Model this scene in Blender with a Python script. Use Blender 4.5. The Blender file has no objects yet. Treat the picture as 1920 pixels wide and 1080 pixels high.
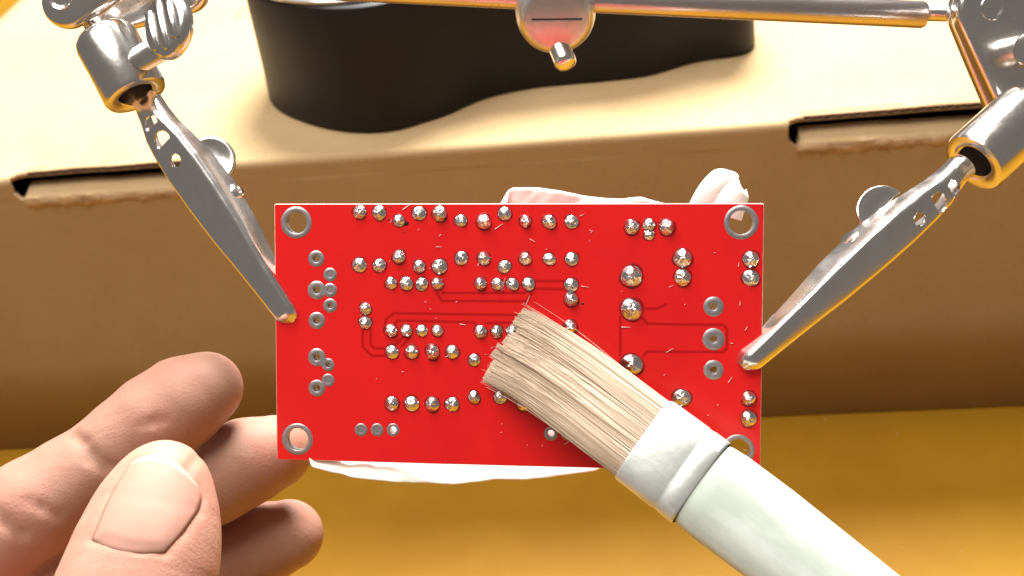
import bpy, bmesh, math, random
import numpy as np
from mathutils import Vector, Matrix

# ------------------------------------------------------------------ camera, world, lamps, exposure
scene = bpy.context.scene
MM = 0.001
PITCH, ROLL = math.radians(36), math.radians(-8)
CAM_H = 247.345                      # mm above the table
_r = np.array([1, 0, 0.]); _u = np.array([0, math.sin(PITCH), math.cos(PITCH)])
FWD = np.array([0, math.cos(PITCH), -math.sin(PITCH)])
RIGHT = _r*math.cos(ROLL) + _u*math.sin(ROLL)
UP = -_r*math.sin(ROLL) + _u*math.cos(ROLL)
CAM = np.array([0, 0, CAM_H])

cam_data = bpy.data.cameras.new('camera')
cam = bpy.data.objects.new('camera', cam_data)
scene.collection.objects.link(cam)
mw = Matrix.Identity(4)
for i in range(3):
    mw[i][0], mw[i][1], mw[i][2], mw[i][3] = RIGHT[i], UP[i], -FWD[i], CAM[i]*MM
cam.matrix_world = mw
cam_data.sensor_width = 36
cam_data.lens = 2059*36/1920
cam_data.clip_start = 0.005
cam_data.clip_end = 20
cam_data.dof.use_dof = True
cam_data.dof.focus_distance = 0.180
cam_data.dof.aperture_fstop = 30
scene.camera = cam

world = bpy.data.worlds.new('World'); scene.world = world; world.use_nodes = True
bg = world.node_tree.nodes['Background']
bg.inputs['Color'].default_value = (1.0, 0.93, 0.86, 1); bg.inputs['Strength'].default_value = 0.19

def area_lamp(name, loc, target, size, watts, color):
    d = bpy.data.lights.new(name, 'AREA'); d.shape = 'DISK'; d.size = size; d.energy = watts; d.color = color
    o = bpy.data.objects.new(name, d); scene.collection.objects.link(o)
    o.location = loc
    o.rotation_euler = (Vector(target)-Vector(loc)).to_track_quat('-Z', 'Y').to_euler()
    return o
area_lamp('ceiling_lamp', (0.12, 0.62, 0.66), (0.0, 0.26, 0.12), 0.34, 25, (1.0, 0.99, 0.96))
area_lamp('fill_lamp', (-0.18, 0.19, 0.76), (0.0, 0.2, 0.12), 0.52, 6.9, (1.0, 0.95, 0.88))  # added soft fill for the board and metal highlights, no visible source

scene.view_settings.view_transform = 'Standard'
scene.view_settings.look = 'None'
scene.view_settings.exposure = 0.0
scene.view_settings.gamma = 1.0
scene.view_settings.use_curve_mapping = False
scene.render.engine = 'CYCLES'

rnd = random.Random(7)
npr = np.random.default_rng(11)
COL = scene.collection
# ------------------------------------------------------------------ materials
def mat(name, color, rough=0.5, metal=0.0, noise=0.0, nscale=400., bump=0.0, bscale=2000., spec=0.5,
        color2=None, stretch=None, sss=0.0, sssr=(1, .4, .25), rough_var=0.0, coat=0.0):
    m = bpy.data.materials.new(name); m.use_nodes = True
    nt = m.node_tree; N = nt.nodes; L = nt.links
    b = N['Principled BSDF']
    b.inputs['Base Color'].default_value = (*color, 1)
    b.inputs['Roughness'].default_value = rough
    b.inputs['Metallic'].default_value = metal
    b.inputs['Specular IOR Level'].default_value = spec
    b.inputs['Coat Weight'].default_value = coat
    tc = N.new('ShaderNodeTexCoord'); mp = N.new('ShaderNodeMapping')
    L.new(tc.outputs['Object'], mp.inputs['Vector'])
    if stretch: mp.inputs['Scale'].default_value = stretch
    if noise > 0 or color2:
        nz = N.new('ShaderNodeTexNoise'); nz.inputs['Scale'].default_value = nscale
        nz.inputs['Detail'].default_value = 6; nz.inputs['Roughness'].default_value = 0.6
        L.new(mp.outputs['Vector'], nz.inputs['Vector'])
        mx = N.new('ShaderNodeMix'); mx.data_type = 'RGBA'
        c2 = color2 or tuple(c*(1-noise) for c in color)
        mx.inputs['A'].default_value = (*color, 1); mx.inputs['B'].default_value = (*c2, 1)
        rp = N.new('ShaderNodeMapRange'); rp.inputs['From Min'].default_value = .35; rp.inputs['From Max'].default_value = .65
        L.new(nz.outputs['Fac'], rp.inputs['Value']); L.new(rp.outputs['Result'], mx.inputs['Factor'])
        L.new(mx.outputs['Result'], b.inputs['Base Color'])
        if rough_var:
            rr = N.new('ShaderNodeMapRange'); rr.inputs['To Min'].default_value = rough-rough_var; rr.inputs['To Max'].default_value = rough+rough_var
            rr.inputs['From Min'].default_value = .3; rr.inputs['From Max'].default_value = .7
            L.new(nz.outputs['Fac'], rr.inputs['Value']); L.new(rr.outputs['Result'], b.inputs['Roughness'])
    if bump > 0:
        nb = N.new('ShaderNodeTexNoise'); nb.inputs['Scale'].default_value = bscale; nb.inputs['Detail'].default_value = 5
        L.new(mp.outputs['Vector'], nb.inputs['Vector'])
        bp = N.new('ShaderNodeBump'); bp.inputs['Strength'].default_value = 1.0; bp.inputs['Distance'].default_value = bump*MM
        L.new(nb.outputs['Fac'], bp.inputs['Height']); L.new(bp.outputs['Normal'], b.inputs['Normal'])
    if sss > 0:
        b.inputs['Subsurface Weight'].default_value = sss
        b.inputs['Subsurface Radius'].default_value = sssr
        b.inputs['Subsurface Scale'].default_value = 1.6*MM
    return m

def cardboard(name, base, dark):
    m = mat(name, base, .85, bump=.025, bscale=1400, spec=.2)
    nt = m.node_tree; N = nt.nodes; L = nt.links; b = N['Principled BSDF']
    tc = N.new('ShaderNodeTexCoord')
    n1 = N.new('ShaderNodeTexNoise'); n1.inputs['Scale'].default_value = 30; n1.inputs['Detail'].default_value = 4
    n1.inputs['Roughness'].default_value = .65
    L.new(tc.outputs['Object'], n1.inputs['Vector'])
    mp = N.new('ShaderNodeMapping'); mp.inputs['Scale'].default_value = (1, .35, .35); mp.inputs['Rotation'].default_value = (0, 0, .3)
    L.new(tc.outputs['Object'], mp.inputs['Vector'])
    n2 = N.new('ShaderNodeTexNoise'); n2.inputs['Scale'].default_value = 1100; n2.inputs['Detail'].default_value = 3
    L.new(mp.outputs['Vector'], n2.inputs['Vector'])
    vo = N.new('ShaderNodeTexVoronoi'); vo.inputs['Scale'].default_value = 60
    L.new(tc.outputs['Object'], vo.inputs['Vector'])
    r1 = N.new('ShaderNodeMapRange'); r1.inputs['From Min'].default_value = .3; r1.inputs['From Max'].default_value = .7
    L.new(n1.outputs['Fac'], r1.inputs['Value'])
    m1 = N.new('ShaderNodeMix'); m1.data_type = 'RGBA'; m1.inputs['A'].default_value = (*base, 1); m1.inputs['B'].default_value = (*dark, 1)
    L.new(r1.outputs['Result'], m1.inputs['Factor'])
    r2 = N.new('ShaderNodeMapRange'); r2.inputs['From Min'].default_value = .30; r2.inputs['From Max'].default_value = .45
    r2.inputs['To Min'].default_value = .93; r2.inputs['To Max'].default_value = 1.0
    L.new(n2.outputs['Fac'], r2.inputs['Value'])
    m2 = N.new('ShaderNodeMix'); m2.data_type = 'RGBA'; m2.blend_type = 'MULTIPLY'; m2.inputs['Factor'].default_value = 1
    L.new(m1.outputs['Result'], m2.inputs['A']); L.new(r2.outputs['Result'], m2.inputs['B'])
    # sparse dark fibre specks
    r3 = N.new('ShaderNodeMapRange'); r3.inputs['From Min'].default_value = .015; r3.inputs['From Max'].default_value = .035
    r3.inputs['To Min'].default_value = .55; r3.inputs['To Max'].default_value = 1.0
    L.new(vo.outputs['Distance'], r3.inputs['Value'])
    m3 = N.new('ShaderNodeMix'); m3.data_type = 'RGBA'; m3.blend_type = 'MULTIPLY'; m3.inputs['Factor'].default_value = .6
    L.new(m2.outputs['Result'], m3.inputs['A']); L.new(r3.outputs['Result'], m3.inputs['B'])
    L.new(m3.outputs['Result'], b.inputs['Base Color'])
    return m

M_board = mat('red_solder_mask', (.82, .015, .016), .24, noise=.08, nscale=60, bump=.004, bscale=700, spec=.4)
M_edge = mat('laminate_edge', (.80, .42, .36), .6, noise=.2, nscale=800)
M_trace = mat('trace_gap', (.50, .004, .004), .35, spec=.4)
M_tin = mat('tinned_pad', (.50, .47, .48), .40, metal=.75, noise=.25, nscale=900, bump=.01, bscale=1500)
M_solder = mat('solder', (.93, .91, .90), .24, metal=1.0, noise=.25, nscale=1200, bump=.06, bscale=900, rough_var=.10)
M_filled = mat('pad_plug', (.62, .56, .54), .4, metal=.4, noise=.2, nscale=900)
M_flux = mat('burnt_flux', (.03, .008, .006), .3)
M_jointshade = mat('joint_shade', (.38, .008, .008), .3, noise=.4, nscale=900)  # dark red halo of shade, painted round the solder joints
M_lint = mat('lint', (.85, .70, .66), .6)
M_chrome = mat('nickel_plate', (.84, .80, .76), .20, metal=1.0, noise=.12, nscale=300, bump=.02, bscale=500, rough_var=.06)
M_steel = mat('clip_steel', (.86, .82, .79), .20, metal=1.0, noise=.10, nscale=220, bump=.006, bscale=900, rough_var=.07)
M_rod = mat('rod_steel', (.74, .64, .61), .28, metal=1.0, noise=.08, nscale=300, stretch=(.1, 1, 1), rough_var=.05)
M_cast = mat('cast_nickel', (.80, .74, .67), .36, metal=1.0, noise=.2, nscale=250, bump=.08, bscale=350, rough_var=.08)
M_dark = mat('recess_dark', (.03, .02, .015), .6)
M_kraft = cardboard('kraft_board', (.41, .290, .155), (.38, .258, .130))
M_kraft_cut = mat('kraft_cut_edge', (.56, .40, .24), .9, color2=(.30, .17, .09), nscale=500, bump=.25, bscale=600, spec=.1, stretch=(.25, 1, 1))
M_flute = mat('flute_paper', (.34, .22, .13), .9, noise=.3, nscale=700, spec=.1)
M_print = mat('print_ink', (.20, .15, .10), .8, spec=.1)
M_black = mat('black_plastic', (.010, .009, .010), .5, noise=.2, nscale=200, bump=.01, bscale=900, spec=.28)
M_topplate = mat('grey_gloss_plate', (.45, .45, .46), .12, metal=.6, noise=.1, nscale=60)
M_tissue = mat('white_tissue', (.84, .86, .82), .9, bump=.08, bscale=900, spec=.1, sss=.3, sssr=(1, 1, 1))
M_bristle = mat('bristle', (.66, .52, .40), .6, color2=(.58, .44, .32), nscale=260, stretch=(.15, 1, 1), spec=.35)
M_ferrule = mat('ferrule_tin', (.80, .82, .80), .36, metal=.6, color2=(.55, .58, .55), nscale=120, bump=.16, bscale=170, rough_var=.08)
M_handle = mat('white_handle_paint', (.68, .72, .67), .5, color2=(.42, .47, .41), nscale=130, stretch=(.3, 1, 1), bump=.05, bscale=200, spec=.45)

def table_mat():
    m = mat('ochre_table', (.36, .180, .010), .58, color2=(.31, .145, .007), nscale=18, bump=.03, bscale=500, spec=.18)
    return m
M_table = table_mat()

def skin_mat():
    m = mat('skin', (.43, .240, .172), .58, color2=(.41, .195, .138), nscale=110, spec=.3, sss=.3, sssr=(1, .35, .2))
    nt = m.node_tree; N = nt.nodes; L = nt.links; b = N['Principled BSDF']
    tc = N.new('ShaderNodeTexCoord')
    vo = N.new('ShaderNodeTexVoronoi'); vo.inputs['Scale'].default_value = 1500; vo.feature = 'DISTANCE_TO_EDGE'
    L.new(tc.outputs['Object'], vo.inputs['Vector'])
    mp = N.new('ShaderNodeMapping'); mp.inputs['Rotation'].default_value = (0.5, 0.3, .6); mp.inputs['Scale'].default_value = (1, 4, 1)
    L.new(tc.outputs['Object'], mp.inputs['Vector'])
    nz = N.new('ShaderNodeTexNoise'); nz.inputs['Scale'].default_value = 180; nz.inputs['Detail'].default_value = 6
    L.new(mp.outputs['Vector'], nz.inputs['Vector'])
    ad = N.new('ShaderNodeMath'); ad.operation = 'MULTIPLY_ADD'; ad.inputs[1].default_value = .5
    L.new(vo.outputs['Distance'], ad.inputs[0]); L.new(nz.outputs['Fac'], ad.inputs[2])
    bp = N.new('ShaderNodeBump'); bp.inputs['Strength'].default_value = 1; bp.inputs['Distance'].default_value = .11*MM
    L.new(ad.outputs[0], bp.inputs['Height']); L.new(bp.outputs['Normal'], b.inputs['Normal'])
    return m
M_skin = skin_mat()
M_nail = mat('nail', (.44, .25, .19), .55, color2=(.40, .205, .155), nscale=60, spec=.25, sss=.25, sssr=(1, .4, .3), bump=.02, bscale=300)
M_nail_tip = mat('nail_free_edge', (.50, .32, .25), .5, spec=.25)

# ------------------------------------------------------------------ helpers
def empty(name, loc_mm, rot=None, label=None, cat=None, group=None):
    o = bpy.data.objects.new(name, None); COL.objects.link(o)
    o.empty_display_size = .01
    m4 = rot.to_4x4() if rot else Matrix.Identity(4)
    m4.translation = Vector(loc_mm)*MM
    o.matrix_world = m4
    if label: tag(o, label, cat, group)
    return o

def tag(o, label, cat, group=None):
    o['label'] = label; o['category'] = cat
    if group: o['group'] = group

def mesh(name, verts, faces, smooth=True, mats=None, midx=None, sharp=None):
    me = bpy.data.meshes.new(name)
    me.from_pydata([tuple(float(c)*MM for c in v) for v in verts], [], [tuple(int(i) for i in f) for f in faces])
    for m in (mats or []): me.materials.append(m)
    if midx is not None: me.polygons.foreach_set('material_index', np.array(midx, dtype=np.int32))
    bm = bmesh.new(); bm.from_mesh(me); bmesh.ops.recalc_face_normals(bm, faces=bm.faces)
    if sharp is not None:
        for e in bm.edges:
            if len(e.link_faces) == 2 and e.calc_face_angle(0) > math.radians(sharp): e.smooth = False
    bm.to_mesh(me); bm.free()
    if smooth: me.polygons.foreach_set('use_smooth', [True]*len(me.polygons))
    me.update()
    return me

def obj(name, me, parent=None, loc=None, rot=None, scale=None):
    o = bpy.data.objects.new(name, me); COL.objects.link(o)
    if parent: o.parent = parent
    if loc is not None: o.location = Vector(loc)*MM
    if rot is not None: o.rotation_euler = rot
    if scale is not None: o.scale = scale
    return o

class G:                                         # a little geometry collector (millimetres)
    def __init__(s): s.v = []; s.f = []; s.m = []
    def add(s, v, f, mi=0):
        n = len(s.v); s.v += [tuple(x) for x in v]; s.f += [tuple(i+n for i in q) for q in f]; s.m += [mi]*len(f)
        return s

def frame_from(z, xhint=(1, 0, 0)):
    z = np.array(z, float); z /= np.linalg.norm(z)
    x = np.array(xhint, float); x = x - z*(x@z)
    if np.linalg.norm(x) < 1e-6: x = np.array([0, 1., 0]) - z*z[1]
    x /= np.linalg.norm(x)
    return np.stack([x, np.cross(z, x), z], 1)

def lathe(prof, n=40, origin=(0, 0, 0), axis=(0, 0, 1), caps=True):
    Rm = frame_from(axis); V = []; F = []
    for r, z in prof:
        for k in range(n):
            a = 2*math.pi*k/n
            V.append(np.array(origin)+Rm@np.array([r*math.cos(a), r*math.sin(a), z]))
    for i in range(len(prof)-1):
        for k in range(n):
            F.append((i*n+k, i*n+(k+1) % n, (i+1)*n+(k+1) % n, (i+1)*n+k))
    if caps:
        F.append(tuple(range(n))[::-1]); F.append(tuple((len(prof)-1)*n+k for k in range(n)))
    return V, F

def rod(p0, p1, r0, r1=None, n=32, ch=.3):
    p0 = np.array(p0, float); p1 = np.array(p1, float); r1 = r1 or r0
    Ln = np.linalg.norm(p1-p0)
    return lathe([(r0-ch, 0), (r0-ch*.3, ch*.3), (r0, ch), (r1, Ln-ch), (r1-ch*.3, Ln-ch*.3), (r1-ch, Ln)], n, p0, p1-p0)

def boxv(x0, x1, y0, y1, z0, z1):
    V = [(x, y, z) for z in (z0, z1) for y in (y0, y1) for x in (x0, x1)]
    return V, [(0, 2, 3, 1), (4, 5, 7, 6), (0, 1, 5, 4), (2, 6, 7, 3), (0, 4, 6, 2), (1, 3, 7, 5)]

def stadium_slab(pa, pb, r, thick, normal, n=20, bev=.8):
    """a rounded, dished plate: a stadium round pa..pb, extruded along normal with rounded rims"""
    pa = np.array(pa, float); pb = np.array(pb, float)
    Rm = frame_from(normal, pb-pa); Ln = (pb-pa)@Rm[:, 0]
    def ring(rr, z):
        o = []
        for k in range(n+1):
            a = math.pi/2+math.pi*k/n; o.append(pa+Rm@np.array([rr*math.cos(a), rr*math.sin(a), z]))
        for k in range(n+1):
            a = -math.pi/2+math.pi*k/n; o.append(pa+Rm@np.array([Ln+rr*math.cos(a), rr*math.sin(a), z]))
        return o
    rings = []
    for q in np.linspace(0, math.pi/2, 6): rings.append(ring(r-bev+bev*math.sin(q), -thick/2+bev-bev*math.cos(q)))
    for q in np.linspace(0, math.pi/2, 6): rings.append(ring(r-bev+bev*math.cos(q), thick/2-bev+bev*math.sin(q)))
    m = len(rings[0]); V = sum(rings, []); F = []
    for i in range(len(rings)-1):
        for k in range(m): F.append((i*m+k, i*m+(k+1) % m, (i+1)*m+(k+1) % m, (i+1)*m+k))
    F.append(tuple(range(m))[::-1]); F.append(tuple((len(rings)-1)*m+k for k in range(m)))
    return V, F

def solid(me, thick, offset=-1, bevel=0, cutters=()):
    """apply solidify, cut-outs and a bevel to a mesh and return the finished mesh"""
    o = bpy.data.objects.new('work', me); COL.objects.link(o); extra = []
    if thick:
        s = o.modifiers.new('s', 'SOLIDIFY'); s.thickness = thick*MM; s.offset = offset
    for c in cutters:
        co = bpy.data.objects.new('cut', c); COL.objects.link(co); extra.append(co)
        b = o.modifiers.new('b', 'BOOLEAN'); b.operation = 'DIFFERENCE'; b.object = co; b.solver = 'EXACT'
    if bevel:
        b = o.modifiers.new('v', 'BEVEL'); b.width = bevel*MM; b.segments = 2; b.limit_method = 'ANGLE'; b.angle_limit = math.radians(50)
    dg = bpy.context.evaluated_depsgraph_get()
    out = bpy.data.meshes.new_from_object(o.evaluated_get(dg))
    for x in [o]+extra: bpy.data.objects.remove(x)
    return out

def B(u, v, w):            # bench frame: origin on the lens axis 180 mm out, u right, v up along the board, w towards the viewer (mm)
    return CAM + FWD*180 + RIGHT*u + UP*v - FWD*w
def Bd(u, v, w): return RIGHT*u + UP*v - FWD*w

# ------------------------------------------------------------------ the setting: table
def grid_plane(name, x0, x1, y0, y1, z, n, m):
    V = [(x0+(x1-x0)*i/n, y0+(y1-y0)*j/n, z) for j in range(n+1) for i in range(n+1)]
    F = [(j*(n+1)+i, j*(n+1)+i+1, (j+1)*(n+1)+i+1, (j+1)*(n+1)+i) for j in range(n) for i in range(n)]
    return obj(name, mesh(name, V, F, False, [m]))
table = grid_plane('table', -700, 700, -300, 900, 0, 8, M_table)
table['kind'] = 'structure'
# tiny crumbs lying on the table
g = G()
for k in range(90):
    x, y = rnd.uniform(-120, 160), rnd.uniform(90, 262); s = rnd.uniform(.10, .28)
    g.add([(x+s*rnd.uniform(-1, 1), y+s*rnd.uniform(-1, 1), .02) for _ in range(3)]+[(x, y, s*.8)], [(0, 1, 3), (1, 2, 3), (2, 0, 3), (0, 2, 1)])
crumb = obj('crumbs', mesh('crumbs', g.v, g.f, False, [M_lint])); crumb['kind'] = 'stuff'
tag(crumb, 'tiny pale crumbs scattered over the ochre table', 'crumbs')

# ------------------------------------------------------------------ cardboard box
YAW = math.radians(-8)
box = empty('cardboard_box', (5.43, 261.65, 0.5), Matrix.Rotation(YAW, 3, 'Z'),
            'brown cardboard mailer box with slotted front fold standing behind the board', 'box')
BX0, BX1, BD, BH, TH, RF = -205., 205., 175., 104.5, 1.6, 2.2
SLOTS = [(-144.5, -88., -1.6, 9.2), (73.0, 131., -1.6, 9.2)]     # along the fold, unrolled height
ARC = RF*math.pi/2
def unroll(a, q):                                               # q<0 on the lid, q>ARC on the front panel
    if q <= 0: return (a, RF-q, BH)
    if q < ARC:
        t = q/RF; return (a, RF-RF*math.sin(t), BH-RF+RF*math.cos(t))
    return (a, 0, BH-RF-(q-ARC))
def slot_sdf(a, q):
    best = 1e9
    for x0, x1, q0, q1 in SLOTS:
        rr = 4.6
        qx = abs(a-(x0+x1)/2)-((x1-x0)/2-rr); qy = abs(q-(q0+q1)/2)-((q1-q0)/2-rr)
        best = min(best, math.hypot(max(qx, 0), max(qy, 0))+min(max(qx, qy), 0)-rr)
    return best
qs = [-(BD-RF), -120, -80, -60, -45, -36, -30, -25, -20, -16, -13, -10, -8, -6] + list(np.arange(-4.5, 12.01, .45)) + [15, 20, 40, 70, ARC+BH-RF]
As = [BX0] + list(np.arange(-200, -150, 10)) + list(np.arange(-149, -136, .45)) + list(np.arange(-136, -92, 2.)) + list(np.arange(-91.8, -82, .45)) \
    + list(np.arange(-80, 66, 6.)) + list(np.arange(68, 80, .45)) + list(np.arange(80, 127, 2.)) + list(np.arange(127, 136, .45)) + list(np.arange(138, 200, 10.)) + [BX1]
def dent(a, q):                                                 # shallow waves in the handled lid
    if q > 0 or q < -100: return 0
    e = math.exp(-(q/26)**2)*min(1, -q/6)
    return e*(.55*math.sin(a*.055+.6)+.35*math.sin(a*.13+q*.12)+.2*math.sin(a*.29-q*.2))
V = []; idx = {}
for j, q in enumerate(qs):
    for i, a in enumerate(As):
        aa, qq = a, q
        d = slot_sdf(a, q)
        if abs(d) < .34:
            e = .05; gx = (slot_sdf(a+e, q)-slot_sdf(a-e, q))/(2*e); gy = (slot_sdf(a, q+e)-slot_sdf(a, q-e))/(2*e)
            aa -= gx*d; qq -= gy*d
        wob = .10*math.sin(a*.09)+.06*math.sin(a*.31+1) if -3 < q < 8 else 0
        x, y, z = unroll(aa, qq); V.append((x, y+wob*(q > 0), z+.4*wob*(q <= 0)+dent(a, q)))
F = []
nA = len(As)
for j in range(len(qs)-1):
    for i in range(nA-1):
        cs = [(As[i], qs[j]), (As[i+1], qs[j]), (As[i+1], qs[j+1]), (As[i], qs[j+1])]
        ctr = ((As[i]+As[i+1])/2, (qs[j]+qs[j+1])/2)
        if slot_sdf(*ctr) < 0: continue
        F.append((j*nA+i, j*nA+i+1, (j+1)*nA+i+1, (j+1)*nA+i))
me = mesh('lid_and_front', V, F, True, [M_kraft, M_kraft_cut])
# orient normals outwards before thickening
if me.polygons[0].normal.z < 0: me.flip_normals()
o_ = bpy.data.objects.new('work', me); COL.objects.link(o_)
s_ = o_.modifiers.new('s', 'SOLIDIFY'); s_.thickness = TH*MM; s_.offset = -1; s_.material_offset_rim = 1
me2 = bpy.data.meshes.new_from_object(o_.evaluated_get(bpy.context.evaluated_depsgraph_get())); bpy.data.objects.remove(o_)
lid = obj('lid_and_front', me2, box)
for nm, b in (('side_panel', (BX0+.05, BX0+TH, TH+.1, BD-TH, 0, BH-TH-.1)), ('side_panel', (BX1-TH, BX1-.05, TH+.1, BD-TH, 0, BH-TH-.1)),
              ('back_panel', (BX0, BX1, BD-TH+.05, BD, 0, BH-TH-.1)), ('bottom_panel', (BX0+TH, BX1-TH, TH+.1, BD-TH, 0, TH))):
    obj(nm, mesh(nm, *boxv(*b), False, [M_kraft]), box)
# the rolled-over inner wall that shows in each slot: pale rounded top, torn cut edge in front
for x0, x1, q0, q1 in SLOTS:
    n = 60; prof = [(.25, 94.2), (-.15, 94.8), (-.35, 96.2), (.0, 97.6), (.8, 98.3), (2.2, 98.9), (4.2, 99.5), (6.0, 99.9), (7.0, 99.2), (7.1, 94.2)]
    Vv = []; Ff = []; mi = []
    xs = np.linspace(x0+3.2, x1-1.6, n)
    for i, x in enumerate(xs):
        jit = [npr.normal(0, .07) for _ in prof]
        sag = .5*math.sin((x-x0)*.11)+.25*math.sin((x-x0)*.37)
        for k, (y, z) in enumerate(prof):
            rough = 1.6 if 1 <= k <= 3 else .5
            Vv.append((x-(.9 if i == 0 else 0)*(k < 4), y+jit[k]*rough-(.2*sag if k < 4 else 0), z+jit[k]*.8+.35*sag*(z > 97)))
    m_ = len(prof)
    for i in range(n-1):
        for k in range(m_-1): Ff.append((i*m_+k, i*m_+k+1, (i+1)*m_+k+1, (i+1)*m_+k)); mi.append(1 if k < 3 else 0)
    Ff.append(tuple(range(m_))); mi.append(1); Ff.append(tuple((n-1)*m_+k for k in range(m_))[::-1]); mi.append(1)
    obj('slot_lip', mesh('slot_lip', Vv, Ff, True, [M_kraft, M_kraft_cut], mi, sharp=40), box)
    # corrugated flute showing in the lid's cut edge above the slot
    g = G(); nn = 260; yf = RF+1.52
    def ribbon(zf, t, yo):
        vv = []
        for i in range(nn):
            x = x0+3.6+(x1-x0-7.2)*i/(nn-1); z = zf(x)+dent(x, -1.6)+.04*math.sin(x*.09)+.024*math.sin(x*.31+1)
            vv += [(x, yo, z-t/2), (x, yo, z+t/2), (x, yo+3, z+t/2), (x, yo+3, z-t/2)]
        ff = []
        for i in range(nn-1):
            for k in range(4): ff.append((i*4+k, i*4+(k+1) % 4, (i+1)*4+(k+1) % 4, (i+1)*4+k))
        g.add(vv, ff)
    ph = rnd.uniform(0, 6)
    ribbon(lambda x: BH-.8+.46*math.sin(x*2*math.pi/3.3+ph+.4*math.sin(x*.2)), .20, yf-.28)
    ribbon(lambda x: BH-.14+.03*math.sin(x), .24, yf-.22)
    ribbon(lambda x: BH-1.48+.03*math.sin(x*1.3), .24, yf-.26)
    obj('flute_edge', mesh('flute_edge', g.v, g.f, False, [M_flute]), box)
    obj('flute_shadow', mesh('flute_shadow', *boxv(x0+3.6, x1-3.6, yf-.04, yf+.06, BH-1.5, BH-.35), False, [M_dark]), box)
# paper fuzz along the fold and the slots
g = G()
for k in range(420):
    a = rnd.uniform(BX0, BX1); q = rnd.choice([rnd.gauss(1.5, 2.0), rnd.gauss(1.5, 1.2), rnd.uniform(-30, 20)])
    if slot_sdf(a, q) < .4: continue
    p = np.array(unroll(a, q))+np.array([0, 0, dent(a, q)]); l = rnd.uniform(.3, 1.1); d = np.array([rnd.gauss(0, 1), rnd.gauss(-.3, .4), rnd.gauss(.3, .4)]); d /= np.linalg.norm(d)
    w = np.array([0, .03, .03]); e = p+d*l*.6+np.array([0, -.1, .15]); e2 = p+d*l
    g.add([p-w, p+w, e+w, e-w, e2], [(0, 1, 2, 3), (3, 2, 4)])
fz = obj('paper_fuzz', mesh('paper_fuzz', g.v, g.f, False, [M_kraft]), box); fz['kind'] = 'stuff'
# faint printed strokes on the lid
g = G()
def stroke(x0, y0, x1, y1, w):
    d = np.array([x1-x0, y1-y0], float); d /= np.linalg.norm(d); p = np.array([-d[1], d[0]])*w/2
    q = [(x0+p[0], y0+p[1]), (x1+p[0], y1+p[1]), (x1-p[0], y1-p[1]), (x0-p[0], y0-p[1])]
    g.add([(a, b, BH+.02) for a, b in q], [(0, 1, 2, 3)])
for s in [(-106, 105.4, -106, 115.6, 1.2), (-106, 106, -98.5, 106, 1.2), (-106, 110.5, -99.5, 110.5, 1.2), (-106, 115, -98.5, 115, 1.2),
          ]: stroke(*s)
obj('print_letter', mesh('print_letter', g.v, g.f, False, [M_print]), box)
for s in [(-90, 81.0, -82, 79.5, .8), (-110.5, 84, -113, 83, .8)]:
    g = G(); stroke(*s); obj('print_stroke', mesh('print_stroke', g.v, g.f, False, [M_print]), box)


# ------------------------------------------------------------------ black stand on the box lid
stand = empty('black_stand', (5.43, 261.65, 0.5+BH+.05), Matrix.Rotation(YAW, 3, 'Z'),
              'black plastic stand with wavy curved wall and grey glossy top on the cardboard box', 'stand')
front = [(-77.5, 42), (-76.87, 38.8), (-75.3, 34.5), (-72.5, 30.4), (-68.5, 25.8), (-63.9, 22), (-58.8, 18.4), (-53.1, 15.5), (-46.5, 12.7), (-40, 11.5), (-35.4, 11.5), (-30.9, 12.5),
         (-25.8, 14.7), (-20.8, 17.5), (-15.8, 21.9), (-10.8, 26), (-6.2, 28.4), (-1.7, 29.9), (4.5, 31.2), (12, 31.8), (20, 32), (26.5, 31.9), (32.3, 32.2), (37.2, 33.0), (41.7, 34.8), (45.8, 37.2), (49.6, 39.3),
         (53.5, 40.7), (57.5, 41.2), (63.7, 41.4), (66.4, 42.4), (68.4, 44.2), (69.8, 46.6), (70.3, 50)]
back = [(70.2, 62), (67, 70), (58, 74), (40, 77), (20, 82), (0, 90), (-20, 97), (-40, 98), (-58, 92), (-70, 80), (-76.5, 64), (-77.6, 52)]
def resample(P, n):
    P = np.array(P+[P[0]], float); s = np.r_[0, np.cumsum(np.linalg.norm(np.diff(P, axis=0), axis=1))]
    q = np.linspace(0, s[-1], n, endpoint=False)
    R_ = np.c_[np.interp(q, s, P[:, 0]), np.interp(q, s, P[:, 1])]
    for _ in range(6): R_ = .5*R_+.25*(np.roll(R_, 1, 0)+np.roll(R_, -1, 0))
    return R_
out = resample(front+back, 220); cen = np.array([-10., 55.])
tn = np.roll(out, -1, 0)-np.roll(out, 1, 0); tn /= np.linalg.norm(tn, axis=1)[:, None]
nrm = np.c_[tn[:, 1], -tn[:, 0]]
HT = 36.6
lev = [(0, .0), (0, .6), (.15, 1.2), (-.3, 10), (-.6, 22), (-.9, 35.2), (-1.2, 36.2), (-1.9, HT)]
V = []; F = []; n = len(out)
for off, z in [(-1.5, 0)]+lev[1:]:
    for p, q in zip(out, nrm): V.append((*(p+q*off), z))
L_ = len(lev)
for i in range(L_-1):
    for k in range(n): F.append((i*n+k, i*n+(k+1) % n, (i+1)*n+(k+1) % n, (i+1)*n+k))
F.append(tuple(range(n))[::-1]); F.append(tuple((L_-1)*n+k for k in range(n)))
obj('body', mesh('body', V, F, True, [M_black], sharp=35), stand)
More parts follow.
